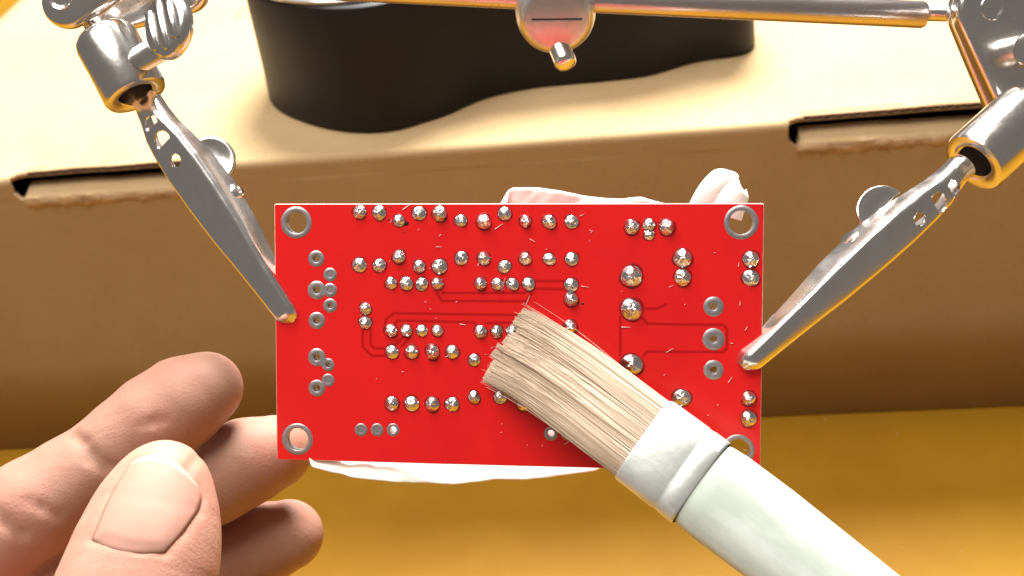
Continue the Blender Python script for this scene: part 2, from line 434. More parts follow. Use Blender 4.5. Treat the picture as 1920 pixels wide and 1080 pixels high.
# glossy round top plate of the wide end, with a raised rim
cx, cy, rr = -41., 51., 36.
obj('top_plate', mesh('top_plate', *lathe([(rr-1.2, 0), (rr, .3), (rr, 1.0), (rr-.6, 1.4), (rr-2.2, 1.4), (rr-2.8, .9), (.5, .9)], 96, (cx, cy, HT+.02)), True, [M_topplate], sharp=30), stand)
obj('cap', mesh('cap', *lathe([(7, 0), (7, 2), (6.2, 2.8), (.3, 3)], 40, (cx-1, cy-22, HT+1.0)), True, [M_black], sharp=30), stand)

# ------------------------------------------------------------------ red circuit board
RB = Matrix(((0.99340402, 0.00145054, -0.11465754), (-0.00771158, 0.99850131, -0.05418178), (0.11440711, 0.05470859, 0.9919264)))
BF = Matrix(((RIGHT[0], UP[0], -FWD[0]), (RIGHT[1], UP[1], -FWD[1]), (RIGHT[2], UP[2], -FWD[2])))
board = empty('circuit_board', B(0.1177, -7.7724, 0.6297), BF @ RB,
              'red printed circuit board, solder side up, gripped by two metal clips', 'circuit board')
BW, BHH, BT = 80., 43.04, 1.6
JOINTS=[ (-25.48,20.10,1.08),(-22.16,20.01,1.08),(-18.85,18.70,0.98),(-15.46,19.93,1.07),(-12.09,19.84,1.06),(-8.56,18.71,0.97),(-4.78,18.54,1.14),(-1.37,19.84,1.05),(2.03,18.63,0.96),(5.94,18.55,1.08),(9.56,18.55,1.03),(19.24,17.70,1.11),(24.75,17.71,1.10),(-25.54,11.39,1.08),(-22.20,11.32,1.08),(-18.88,12.74,0.98),(-15.49,11.18,1.02),(-12.11,11.20,1.06),(-8.48,12.61,0.97),(-4.78,12.54,0.97),(-1.36,11.25,1.01),(2.04,12.57,0.96),(5.96,12.51,0.95),(9.59,12.52,0.99),(-20.24,8.42,0.94),(-17.65,8.35,0.94),(-15.06,8.28,0.94),(-12.47,8.39,0.93),(-5.31,8.44,0.92),(-2.58,8.37,0.92),(-0.04,8.39,0.92),(2.58,8.41,0.96),(9.52,8.29,1.04),(9.53,6.04,1.04),(-24.59,4.14,0.95),(-24.60,1.84,0.99),(-20.28,0.56,0.94),(-17.68,0.59,0.94),(-15.08,0.62,0.94),(-12.49,0.65,0.94),(-5.31,0.57,0.93),(-2.58,0.60,0.97),(-0.03,0.63,0.92),(2.59,0.66,0.92),(9.38,1.53,1.04),(9.39,-0.82,1.04),(-20.12,-2.98,1.08),(-16.79,-2.94,1.08),(-13.30,-2.89,1.07),(-10.01,-2.84,1.07),(-6.37,-4.11,0.97),(-2.05,-4.22,0.97),(1.81,-2.84,1.05),(-20.16,-11.61,1.08),(-16.82,-11.55,1.08),(-13.33,-11.57,1.07),(-10.02,-11.50,1.07),(-6.37,-10.28,0.98),(-2.04,-10.20,0.97),(1.83,-11.26,1.05),(19.21,9.82,1.62),(19.25,4.49,1.62),(19.32,-4.49,1.54),(19.01,-9.79,1.55),(27.33,12.78,1.26),(27.36,9.70,1.27),(27.38,-9.72,1.27),(27.16,-13.01,1.28),(38.04,12.66,1.16),(38.08,9.69,1.16),(38.00,-9.60,1.13),(38.04,-12.86,1.13) ]
PADS=[ (-32.87,12.41,1.37,0.59),(-32.83,7.18,1.55,0.59),(-30.57,4.62,1.18,0.46),(-32.87,2.10,1.42,0.59),(-32.92,-4.06,1.51,0.59),(-31.01,-5.29,1.10,0.41),(-32.97,-9.26,1.42,0.60),(-20.00,-15.99,1.08,0.59),(6.31,-16.01,1.14,0.61),(32.29,5.05,1.60,0.59),(32.35,-0.17,1.77,0.59),(32.40,-5.14,1.60,0.59) ]
FILLED=[ (-30.53,9.77,1.14,0.50),(-30.55,7.19,1.18,0.50),(-31.03,-7.88,1.10,0.50),(-25.44,-16.11,1.09,0.55),(-22.71,-16.05,1.09,0.54),(9.10,-15.94,1.13,0.52),(11.89,-16.05,1.13,0.52) ]
HOLES=[ (-36.24,18.42,2.65,1.83),(36.47,18.49,2.70,1.91),(-36.40,-17.94,2.68,1.89),(36.43,-18.07,2.61,1.85) ]
TRACES=[ [(-11.77,6.90),(1.97,7.02),(2.84,7.81)],[(-13.10,7.68),(-11.77,5.59),(2.15,5.63),(3.28,7.11)],[(3.36,8.94),(8.57,8.98)],[(3.36,7.72),(8.57,7.68)],[(-21.27,1.26),(-21.17,2.32),(-19.82,3.48),(2.59,3.37)],[(-19.92,1.27),(-19.19,2.25),(-6.46,2.13),(-5.75,1.44)],[(-4.69,1.98),(1.19,2.22)],[(-25.06,0.86),(-25.08,-2.17),(-23.55,-3.66),(-21.11,-3.62)],[(-23.70,0.87),(-23.72,-1.70),(-23.09,-2.41),(-21.10,-2.38)],[(-19.66,-1.91),(-18.13,-0.48)],[(-18.58,-2.08),(-17.14,-0.46)],[(17.46,3.44),(17.51,-3.13)],[(21.05,3.13),(21.83,2.19),(33.75,2.16),(34.43,1.57),(34.46,-1.60),(33.80,-2.21),(21.86,-2.29),(21.02,-3.17)],[(21.21,4.68),(23.34,4.62),(24.86,5.40)] ]

cu = bpy.data.curves.new('outline', 'CURVE'); cu.dimensions = '2D'; cu.fill_mode = 'BOTH'
def spline(pts):
    s = cu.splines.new('POLY'); s.points.add(len(pts)-1); s.use_cyclic_u = True
    for p, (x, y) in zip(s.points, pts): p.co = (x*MM, y*MM, 0, 1)
c = .25
spline([(-BW/2+c, -BHH/2), (BW/2-c, -BHH/2), (BW/2, -BHH/2+c), (BW/2, BHH/2-c), (BW/2-c, BHH/2), (-BW/2+c, BHH/2), (-BW/2, BHH/2-c), (-BW/2, -BHH/2+c)])
for x, y, ro_, ri in HOLES+PADS:
    k = 40 if ri > 1 else 20
    spline([(x+ri*math.cos(2*math.pi*i/k), y+ri*math.sin(2*math.pi*i/k)) for i in range(k)])
cu.extrude = (BT/2-.12)*MM; cu.bevel_depth = .12*MM; cu.bevel_resolution = 0; cu.offset = -.12*MM
co = bpy.data.objects.new('work', cu); COL.objects.link(co)
bme = bpy.data.meshes.new_from_object(co.evaluated_get(bpy.context.evaluated_depsgraph_get())); bpy.data.objects.remove(co)
bme.materials.clear(); bme.materials.append(M_board); bme.materials.append(M_edge)
bme.polygons.foreach_set('use_smooth', [False]*len(bme.polygons))
for p in bme.polygons: p.material_index = 0 if abs(p.normal.z) > .92 else 1
bo = obj('board', bme, board, (0, 0, -BT/2))
# plated holes and pads: ring on the front, barrel through the hole
def ring_mesh(ro_, ri, name, m=M_tin, n=40, h=.05):
    pr = [(ro_, .004), (ro_-.04, h), (ri+.05, h+.01), (ri-.005, h-.03), (ri-.03, -.1), (ri-.03, -BT-.02), (ri+.2, -BT-.05), (ro_, -BT-.03)]
    v, f = lathe(pr, n, caps=False)
    return mesh(name, v, f, True, [m], sharp=50)
for x, y, ro_, ri in HOLES: obj('mounting_ring', ring_mesh(ro_, ri, 'mounting_ring', n=56), board, (x, y, 0))
for x, y, ro_, ri in PADS: obj('pad', ring_mesh(ro_, ri, 'pad'), board, (x, y, 0))
for x, y, ro_, ri in FILLED:
    v, f = lathe([(ro_, .004), (ro_-.04, .05), (ri+.12, .06), (ri, .02), (ri-.15, -.02), (.02, .0)], 36)
    obj('filled_pad', mesh('filled_pad', v, f, True, [M_tin], sharp=50), board, (x, y, 0))
# bridges between touching pads
for p, q in ((1, 'f1'), (4, 'p5')):
    a = PADS[p]; b_ = FILLED[1] if q == 'f1' else PADS[5]
    d = np.array([b_[0]-a[0], b_[1]-a[1]]); L0 = np.linalg.norm(d); d /= L0; pp = np.array([-d[1], d[0]])
    s0, s1 = a[3]+.25, L0-b_[3]-.2
    quad = [np.array(a[:2])+d*s+pp*w for s, w in ((s0, -.8), (s1, -.7), (s1, .7), (s0, .8))]
    vv = [(*q_, z) for z in (.004, .055) for q_ in quad]
    obj('pad_bridge', mesh('pad_bridge', vv, [(3, 2, 1, 0), (4, 5, 6, 7), (0, 1, 5, 4), (1, 2, 6, 5), (2, 3, 7, 6), (3, 0, 4, 7)], False, [M_tin]), board)
# solder joints: eight uneven mounds shared between them
def solder_variant(k):
    rg = np.random.default_rng(100+k); n = 26
    hgt = rg.uniform(.85, 1.15); top = rg.uniform(.26, .40)
    prof = [(1.04, .0), (1.0, .06), (.93, .22), (.80, .42), (.64, .62), (.50, .76), (top, .86), (top*.8, .95), (top*.45, 1.0)]
    dx, dy = rg.normal(0, .07, 2); ph = rg.uniform(0, 6.28, 6); am = rg.uniform(.015, .075, 6)
    V = []; F = []
    for i, (r, z) in enumerate(prof):
        for j in range(n):
            a = 2*math.pi*j/n
            rr_ = r*(1+(0 if i < 2 else 1)*sum(am[q]*math.sin((q+2)*a+ph[q]+z*2) for q in range(4)))
            zz = z*hgt*(1+(.10*math.sin(2*a+ph[4])+.07*math.sin(5*a+ph[5]))*(i > 2)) + (rg.normal(0, .035) if i > 2 else 0)
            V.append((rr_*math.cos(a)+dx*z, rr_*math.sin(a)+dy*z, zz))
    for i in range(len(prof)-1):
        for j in range(n): F.append((i*n+j, i*n+(j+1) % n, (i+1)*n+(j+1) % n, (i+1)*n+j))
    V.append((dx, dy, hgt*1.0+rg.uniform(-.1, .03))); t = len(V)-1; b0 = (len(prof)-1)*n
    for j in range(n): F.append((b0+j, b0+(j+1) % n, t))
    ns = len(F); b1 = len(V)
    for r, z in ((1.0, .05), (1.09, .05), (1.18, .006)):  # flat skirt coloured as the shade and reflection round the mound's foot
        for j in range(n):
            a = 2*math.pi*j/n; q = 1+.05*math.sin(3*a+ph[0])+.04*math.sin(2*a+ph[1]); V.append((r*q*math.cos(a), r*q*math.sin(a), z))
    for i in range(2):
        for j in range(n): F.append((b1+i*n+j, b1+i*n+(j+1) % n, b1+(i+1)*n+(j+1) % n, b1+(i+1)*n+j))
    return mesh('solder_joint', V, F, True, [M_solder, M_jointshade], [0]*ns+[1]*(len(F)-ns), sharp=42)
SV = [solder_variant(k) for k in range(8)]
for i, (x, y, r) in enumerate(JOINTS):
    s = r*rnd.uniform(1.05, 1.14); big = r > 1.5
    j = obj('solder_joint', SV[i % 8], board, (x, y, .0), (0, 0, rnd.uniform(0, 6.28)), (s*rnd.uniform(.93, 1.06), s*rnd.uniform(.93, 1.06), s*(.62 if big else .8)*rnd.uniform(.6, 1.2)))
# the doubled joint at the three-pin part
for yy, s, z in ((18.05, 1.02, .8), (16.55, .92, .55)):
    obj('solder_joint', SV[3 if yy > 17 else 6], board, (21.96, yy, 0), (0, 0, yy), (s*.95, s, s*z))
# recessed outlines between the copper areas
def trace_mesh(pts, w=.42, z=.012):
    P = [np.array(p) for p in pts]; Lf = []; Rt = []
    for i, p in enumerate(P):
        d0 = (P[i]-P[i-1]) if i else (P[1]-P[0]); d1 = (P[i+1]-P[i]) if i < len(P)-1 else d0
        d0 = d0/np.linalg.norm(d0); d1 = d1/np.linalg.norm(d1); t = (d0+d1)/np.linalg.norm(d0+d1); nn_ = np.array([-t[1], t[0]])
        k = w/2/max(.5, abs(nn_@np.array([-d0[1], d0[0]])))
        Lf.append(p+nn_*k); Rt.append(p-nn_*k)
    V = [(*p, z) for p in Lf]+[(*p, z) for p in Rt]; n = len(P)
    return mesh('trace', V, [(i, i+1, n+i+1, n+i) for i in range(n-1)], False, [M_trace])
for t in TRACES: obj('trace', trace_mesh(t), board)
# lint and bristle fragments, burnt flux
g = G()
for k in range(70):
    x, y = rnd.uniform(-26, 38), rnd.uniform(-19, 21); a = rnd.gauss(.45, .5); l = rnd.choice([.12, .18, .3, .5, .8])*rnd.uniform(.5, 1); w = .05
    d = np.array([math.cos(a), math.sin(a)])*l; p = np.array([-d[1], d[0]])/l*w
    c0 = np.array([x, y])
    pts = [c0-d+p, c0+d+p*.4, c0+d-p*.4, c0-d-p]
    g.add([(*q, .01) for q in pts]+[(*q, .07+.08*rnd.random()) for q in pts], [(0, 3, 2, 1), (4, 5, 6, 7), (0, 1, 5, 4), (1, 2, 6, 5), (2, 3, 7, 6), (3, 0, 4, 7)])
li = obj('lint', mesh('lint', g.v, g.f, False, [M_lint]), board); li['kind'] = 'stuff'
for (x, y, s) in ((-17.75, 18.2, .42), (-20.6, 18.9, .2), (11.4, 5.3, .22), (-17.9, 16.9, .16), (-3.6, 0.75, .25), (-20.3, 21.0, .16)):
    n = 9; vv = [(s*rnd.uniform(.6, 1.2)*math.cos(2*math.pi*i/n)*1.3, s*rnd.uniform(.6, 1.2)*math.sin(2*math.pi*i/n), .01) for i in range(n)]+[(0, 0, .12)]
    obj('flux_residue', mesh('flux_residue', vv, [(i, (i+1) % n, n) for i in range(n)], True, [M_flux]), board, (x, y, 0))

# ------------------------------------------------------------------ helping-hand tool: rod, clamps, joints and two crocodile clips
HO = B(7.65, 53.04, -30.00)
tool = empty('helping_hand_tool', HO, None, 'nickel plated helping-hand soldering stand with crossbar and two crocodile clips', 'clamp stand')
def tv(v): return [np.array(p)-HO for p in v]
def tpart(name, v, f, m, parent=tool, sharp=35, smooth=True): return obj(name, mesh(name, tv(v), f, smooth, [m] if not isinstance(m, list) else m, sharp=sharp), parent)
tpart('crossbar', *rod(B(-63.34, 58.11, -27.00), B(75.95, 49.98, -21.00), 2.45, ch=.9), M_rod)
tpart('crossbar_end', *rod(B(75.75, 50.57, -21.00), B(83.24, 49.37, -17.00), 1.7), M_chrome)
# centre clamp: a barrel whose slotted face looks forward and down
ca = Bd(.03, -.52, .85); c0 = B(7.69, 57.58, -34.00)
ca = ca/np.linalg.norm(ca)
pr = [(5.0, 0), (6.6, .6), (7.3, 2.0), (7.45, 8), (7.4, 13.0), (7.15, 14.6), (6.6, 15.7), (5.9, 16.3), (5.3, 16.5), (.2, 16.55)]
clamp = tpart('centre_clamp', *lathe(pr, 56, c0, ca), M_cast)
sl = frame_from(ca, RIGHT)
v, f = boxv(-4.6, 4.6, -.12, .12, 16.3, 16.60)
tpart('slot', [c0+sl@np.array(p) for p in v], f, M_dark, clamp, smooth=False)
v, f = boxv(-4.7, 4.7, -.40, -.14, 16.3, 16.7)
tpart('slot_burr', [c0+sl@np.array(p) for p in v], f, M_chrome, clamp, smooth=False)
p0 = B(-6.20, 89.01, -52.00); p1 = B(10.10, 40.91, -22.00)
Ln = np.linalg.norm(p1-p0)
tpart('post', *lathe([(2.1, 0), (2.1, Ln-1.2), (1.95, Ln-.5), (1.5, Ln-.08), (.9, Ln+.05), (.1, Ln+.1)], 32, p0, p1-p0), M_chrome)

# crocodile clip: local frame x = tail to tip, y = across, z = out of the back
WP = [(0, 5.2, 3.6), (3.5, 5.4, 3.4), (6.5, 6.4, 3.2), (9.5, 7.6, 3.4), (14, 8.4, 4.4), (20, 8.3, 5.0), (27, 7.5, 4.6), (32, 6.3, 3.9), (38, 5.2, 3.1), (45, 4.1, 2.4)]
def wprof(s, Lc):
    k = s*45.0/Lc
    return WS*np.interp(k, [w[0] for w in WP], [w[1] for w in WP]), np.interp(k, [w[0] for w in WP], [w[2] for w in WP])
def jaw_sheet(Lc):
    V = []; F = []; ss = np.arange(0, Lc+.05, Lc/230)
    holes = [(5.6, .2, 1.5, True), (9.2, .3, 1.75, True), (13.4, .2, 1.15, False)]
    def hs(s, y):
        best = 9.
        for a, b, r, half in holes:
            d = math.hypot(s-a, y-b)-r
            if half: d = max(d, s-a-.45*r)
            best = min(best, d)
        return best
    keep = []
    arc = [math.radians(a) for a in (0, 15, 30, 45, 60, 75, 90)]
    rows = 0
    for s in ss:
        w, h = wprof(s, Lc)
        w = float(w); h = float(h); tail = max(0, 1-s/7.0)
        cr = .9+1.3*tail
        cr = min(cr, w/2-.05)
        tip = max(0, (s-(Lc-2.2))/2.2)
        w *= math.sqrt(max(.12, 1-.8*tip**2)); zt = -1.1*tip**2 - .9*max(0, min(1, (7-s)/6.0))
        cr = min(cr, w/2-.05)
        sec = [(-w/2+.25*tail*2, -h), (-w/2, -h*.6), (-w/2, -cr)]
        sec += [(-w/2+cr-cr*math.cos(a), -cr+cr*math.sin(a)) for a in arc[1:]]
        fw = w/2-cr; sec += [(fw*q, .07*(1-q*q)) for q in np.linspace(-.95, .95, 31)]
        sec += [(w/2-cr+cr*math.cos(a), -cr+cr*math.sin(a)) for a in arc[::-1][:-1]]
        sec += [(w/2, -cr), (w/2, -h*.6), (w/2-.25*tail*2, -h)]
        for y, z in sec:
            s2, y2 = s, y
            if z > -1.2:
                d = hs(s, y)
                if abs(d) < .15:
                    e = .02; s2 -= d*(hs(s+e, y)-hs(s-e, y))/(2*e); y2 -= d*(hs(s, y+e)-hs(s, y-e))/(2*e)
            V.append((s2, y2, z+zt)); keep.append((s, y, z))
        rows = len(sec)
    for i in range(len(ss)-1):
        for k in range(rows-1):
            a, b = keep[i*rows+k], keep[(i+1)*rows+k+1]
            if min(a[2], b[2]) > -1.3 and hs((a[0]+b[0])/2, (a[1]+b[1])/2) < 0: continue
            F.append((i*rows+k, i*rows+k+1, (i+1)*rows+k+1, (i+1)*rows+k))
    e = (len(ss)-1)*rows
    F.append(tuple(e+k for k in range(rows)))
    return V, F
WS = 1.0
def make_clip(tail, tip, roll, side, label, ws=1.0):
    global WS
    WS = ws
    tail = np.array(tail); tip = np.array(tip); Lc = np.linalg.norm(tip-tail); ax = (tip-tail)/Lc
    view = -FWD - ax*((-FWD)@ax); view /= np.linalg.norm(view); lat = np.cross(view, ax)     # y axis
    # roll about the clip axis
    z = view*math.cos(roll)+lat*math.sin(roll)*-1; y = np.cross(z, ax)
    Rm = np.stack([ax, y, z], 1)
    e = bpy.data.objects.new('crocodile_clip', None); COL.objects.link(e); e.empty_display_size = .005; e.parent = tool
    m4 = Matrix([[*Rm[i], (tail-HO)[i]*MM] for i in range(3)]+[[0, 0, 0, 1]]); e.matrix_local = m4
    e['label'] = label
    v, f = jaw_sheet(Lc)
    me = mesh('upper_jaw', v, f, True, [M_steel])
    me = solid(me, .45, 0)
    me.polygons.foreach_set('use_smooth', [True]*len(me.polygons))
    bm = bmesh.new(); bm.from_mesh(me)
    for ed in bm.edges:
        if len(ed.link_faces) == 2 and ed.calc_face_angle(0) > math.radians(38): ed.smooth = False
    bm.to_mesh(me); bm.free()
    obj('upper_jaw', me, e)
    # lower jaw, a narrower channel opening upwards
    V = []; F = []; ss = np.linspace(17.0, Lc-.3, 40); rows = 9
    for s in ss:
        w, h = wprof(s, Lc); w = float(w)-1.3; k = (s-17.0)/(Lc-17.3)
        zb = -7.2+3.4*k**1.2 if s < Lc-3 else -7.2+3.4*k**1.2+.25*(s-(Lc-3))
        ztop = -3.3 - 1.9*max(0, k-.25)*(1-k)*3 - .3*k
        w = max(w, 1.6)
        V += [(s, -w/2, ztop), (s, -w/2, (ztop+zb)/2), (s, -w/2, zb+.8), (s, -w/2+.8, zb), (s, 0, zb-.05), (s, w/2-.8, zb), (s, w/2, zb+.8), (s, w/2, (ztop+zb)/2), (s, w/2, ztop)]
    for i in range(len(ss)-1):
        for k in range(rows-1): F.append((i*rows+k, i*rows+k+1, (i+1)*rows+k+1, (i+1)*rows+k))
    lower = obj('lower_jaw', solid(mesh('lower_jaw', V, F, True, [M_steel], sharp=38), .4, 0), e)
    # thumb tab: rounded sheet curling off the lower jaw's tail
    V = []; F = []; na, nb = 26, 7
    od = np.array([0, side*.80, -.60]); on_ = np.array([0, side*.60, .80])
    for i in range(na):
        a = math.pi*i/(na-1)
        for k in range(nb):
            q = k/(nb-1); r = 3.9*q
            V.append(np.array([15.6+r*math.cos(a)*1.1, side*2.3, -5.6])+od*(r*math.sin(a))+on_*(.9*q**3))
    for i in range(na-1):
        for k in range(nb-1): F.append((i*nb+k, i*nb+k+1, (i+1)*nb+k+1, (i+1)*nb+k))
    obj('thumb_tab', solid(mesh('thumb_tab', V, F, True, [M_steel]), .45, 0), e)
    w, h = wprof(23.2, Lc)
    hw = float(w)/2+.12
    rv = [(0.6, 0), (1.45, .15), (1.55, .5), (1.2, .75), (1.2, 2*hw-.1), (1.55, 2*hw+.05), (1.55, 2*hw+.4), (1.25, 2*hw+.75), (.7, 2*hw+.85), (.65, 2*hw+.6), (.05, 2*hw+.55)]
    obj('rivet', mesh('rivet', *lathe(rv, 28, (23.2, -hw-.35, -4.2), (0, 1, 0)), True, [M_chrome], sharp=45), e)
    # coil spring round the rivet, inside the jaws
    V = []; F = []; nn = 90; rr = .35
    for i in range(nn):
        a = i*.42; c = np.array([23.2+1.9*math.cos(a), -1.9+3.8*i/(nn-1), -3.9+1.9*math.sin(a)])
        t = np.array([-math.sin(a), .02, math.cos(a)]); t /= np.linalg.norm(t); n1 = np.array([math.cos(a), 0, math.sin(a)]); n2 = np.cross(t, n1)
        V += [c+rr*(math.cos(q)*n1+math.sin(q)*n2) for q in (0, 1.57, 3.14, 4.71)]
    for i in range(nn-1):
        for k in range(4): F.append((i*4+k, i*4+(k+1) % 4, (i+1)*4+(k+1) % 4, (i+1)*4+k))
    obj('spring', mesh('spring', V, F, True, [M_chrome]), e)
    return e
make_clip(B(-64.92, 32.32, -8.00), B(-37.16, -5.76, -2.60), math.radians(25), 1, 'crocodile clip gripping the board edge beside the open pads', .90)
make_clip(B(76.02, 19.88, 0.50), B(37.22, -12.80, 6.60), math.radians(-22), -1, 'crocodile clip gripping the board edge beside the three large pads', .74)

def collar(p_rim, p_top, r, name='collar'):
    p_rim = np.array(p_rim); p_top = np.array(p_top); ax = p_top-p_rim; Lc = np.linalg.norm(ax)
    pr = [(2.9, 5.5), (3.0, .6), (3.5, .15), (r-.9, .0), (r-.25, .2), (r, .8), (r, Lc-2.6), (r-.25, Lc-1.5), (r-.9, Lc-.7), (r-2.0, Lc-.15), (r-3.4, Lc), (.2, Lc+.05)]
    return tpart(name, *lathe(pr, 56, p_rim, ax), M_chrome)
colL = collar(B(-64.36, 32.87, -8.50), B(-71.24, 44.59, -10.50), 5.45)
colR = collar(B(75.95, 20.48, -1.00), B(88.05, 30.55, -5.00), 5.5)
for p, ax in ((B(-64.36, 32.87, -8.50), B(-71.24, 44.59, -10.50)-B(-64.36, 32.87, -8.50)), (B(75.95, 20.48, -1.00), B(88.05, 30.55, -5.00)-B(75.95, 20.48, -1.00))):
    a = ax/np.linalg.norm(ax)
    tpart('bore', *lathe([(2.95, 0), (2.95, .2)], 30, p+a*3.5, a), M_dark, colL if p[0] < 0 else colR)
# necks from collar to joint plates
tpart('neck', *rod(B(-70.50, 42.63, -10.00), B(-74.52, 47.80, -13.00), 1.7), M_chrome)
tpart('neck', *rod(B(85.79, 28.60, -4.00), B(91.61, 33.50, -9.00), 1.9), M_chrome)
# thumb screw on the left collar
tp0 = B(-66.09, 38.00, -9.00); tp1 = B(-57.67, 39.73, -1.00)
ax = tp1-tp0; Lt = np.linalg.norm(ax)
pr = []
z = 0
while z < Lt:
    pr += [(1.75, z), (2.15, z+.30), (1.75, z+.60)]; z += .72
ts = tpart('thumb_screw', *lathe(pr, 30, tp0, ax), M_chrome)
hn = Bd(-.52, .10, .85); hn /= np.linalg.norm(hn); hc = B(-55.99, 42.60, 1.00)
hd = frame_from(hn, Bd(.42, -.9, 0))
pr = [(3.6, -1.7), (4.9, -1.5), (5.6, -.9), (5.75, 0), (5.5, .8), (4.9, 1.25), (4.2, 1.35), (.2, 1.35)]
V, F = lathe(pr, 48, (0, 0, 0), (0, 0, 1)); V = [hc+hd@np.array([p[0]*.98, p[1]*.86, p[2]]) for p in V]
hd_o = tpart('thumb_head', V, F, M_chrome, ts)
for yy, ln in ((-2.3, 3.7), (0.0, 4.7), (2.3, 3.9)):
    V, F = [], []
    for i, x in enumerate((-ln, -ln+.4, ln-.4, ln)):
        zt = 1.35 if i in (0, 3) else 1.95
        V += [(x, yy-.65, 1.2), (x, yy-.40, zt), (x, yy+.40, zt), (x, yy+.65, 1.2)]
    for i in range(3):
        for k in range(3): F.append((i*4+k, i*4+k+1, (i+1)*4+k+1, (i+1)*4+k))
    tpart('grip_ridge', [hc+hd@np.array(p) for p in V], F, M_chrome, ts, sharp=60)
# joint plates with their dimples
def plate(pa, pb, r, t, nrm_, dimple=None):
    p = tpart('joint_plate', *stadium_slab(pa, pb, r, t, nrm_, bev=min(1.3, t*.42)), M_chrome)
    if dimple is not None:
        n_ = np.array(nrm_)/np.linalg.norm(nrm_)
        tpart('dimple', *lathe([(2.1, 0), (2.0, .25), (1.6, .15), (.9, -.3), (.1, -.5)], 32, dimple+n_*(t/2+.02), n_), M_chrome, p)
plate(B(-76.37, 49.02, -9.00), B(-59.05, 59.24, -13.00), 4.4, 3.4, Bd(-.1, -.1, 1), B(-76.92, 49.75, -9.00))
plate(B(-72.24, 49.56, -17.00), B(-57.89, 53.47, -18.00), 4.1, 3.4, Bd(-.05, -.2, 1))
plate(B(81.45, 47.48, -8.00), B(89.88, 31.62, -6.00), 6.0, 4.0, Bd(.05, -.1, 1), B(81.26, 47.66, -8.00))
plate(B(82.96, 48.87, -15.00), B(90.92, 32.64, -12.00), 5.8, 3.0, Bd(.05, -.1, 1))
tpart('joint_screw', *rod(B(89.02, 41.09, -8.00), B(85.41, 39.16, 0.00), 3.0, ch=.6), M_chrome)

# ------------------------------------------------------------------ white tissue folded behind the board
TOPC = [B(-1.14, 11.36, -15.00), B(-0.95, 14.68, -15.00), B(-0.57, 17.52, -16.00), B(0.19, 17.85, -16.00), B(4.59, 17.99, -17.00), B(8.65, 17.41, -18.00), B(12.50, 16.73, -18.00), B(16.31, 16.11, -17.50), B(19.51, 15.80, -16.00), B(21.25, 15.96, -14.50), B(22.80, 16.02, -14.00), B(25.10, 15.44, -15.00), B(28.75, 14.66, -16.00), B(32.53, 11.48, -17.00)]
BOTC = [B(-34.24, -28.31, -8.00), B(-33.42, -29.97, -7.00), B(-30.26, -30.71, -6.00), B(-26.95, -31.36, -5.00), B(-23.36, -31.72, -5.00), B(-19.77, -32.08, -5.00), B(-14.45, -32.43, -6.00), B(-10.17, -32.97, -7.00), B(-7.29, -32.69, -7.50), B(-2.72, -32.15, -7.00), B(2.74, -32.14, -8.00), B(8.26, -31.85, -9.00), B(13.99, -31.11, -9.50), B(17.53, -29.53, -10.00)]
def polyres(P, n):
    P = np.array(P); s = np.r_[0, np.cumsum(np.linalg.norm(np.diff(P, axis=0), axis=1))]; q = np.linspace(0, s[-1], n)
    return np.stack([np.interp(q, s, P[:, k]) for k in range(3)], 1)
nu, nv = 90, 70
Tc = polyres(TOPC, nu); Bc = polyres(BOTC, nu); Wd = -FWD
V = []; F = []
for j in range(nv):
    t = j/(nv-1)
    for i in range(nu):
        s = i/(nu-1); p = Tc[i]*(1-t)+Bc[i]*t
        mid = math.sin(math.pi*t)
        fold = 1.1*math.sin(9*s+3*t+1)*mid+.6*math.sin(23*s-7*t)*mid+.35*math.sin(41*s+11*t)*mid
        edge = .3*math.sin(17*s+2)*(1-mid)+.15*math.sin(37*s)*(1-mid)
        cr_ = .5*abs(math.sin(13*s+6*t+1.5*math.sin(5*t)))+.35*abs(math.sin(27*s-15*t+2*math.sin(7*s)))+.2*abs(math.sin(47*s+31*t))
        edge += cr_
        curl = 2.2*max(0, (t-.93)/.07)**2
        V.append(p+Wd*(fold+edge-1.5*mid+curl-3.0*mid))
for j in range(nv-1):
    for i in range(nu-1): F.append((j*nu+i, j*nu+i+1, (j+1)*nu+i+1, (j+1)*nu+i))
TO = B(0.00, -8.22, -8.00)
tissue = empty('tissue', TO, None, 'crumpled white tissue paper tucked behind the red circuit board', 'tissue')
obj('sheet', solid(mesh('sheet', [p-TO for p in V], F, True, [M_tissue]), .25, 0), tissue)
# twisted corner standing up behind the board: two rolled petals
def petal(base_a, base_b, ctrl, tipc, r0, r1, seed, open_=1.5):
    rg = np.random.default_rng(seed); P0 = (np.array(base_a)+np.array(base_b))/2; P1 = np.array(ctrl); P2 = np.array(tipc); n = 40; m = 49
    V = []; F = []; side = RIGHT
    for i in range(n):
        t = i/(n-1); c = (1-t)**2*P0+2*t*(1-t)*P1+t*t*P2; d = 2*(1-t)*(P1-P0)+2*t*(P2-P1); d /= np.linalg.norm(d)
        x = np.cross(d, -FWD); x /= np.linalg.norm(x); zv = np.cross(x, d)
        r = r0+(r1-r0)*t
        r *= math.sqrt(max(.03, 1-max(0, (t-.8)/.2)**2*.75))
        for k in range(m):
            a = -open_*1.35+2*open_*1.35*k/(m-1)
            wob = 1+.06*math.sin(2*a+4*t+seed)+.02*math.sin(4*a-6*t)
            V.append(c+(x*math.sin(a)*r+zv*math.cos(a)*r*.75)*wob+d*(1.6*math.sin(1.3*a+seed)*max(0, t-.6)))
    for i in range(n-1):
        for k in range(m-1): F.append((i*m+k, i*m+k+1, (i+1)*m+k+1, (i+1)*m+k))
    return V, F
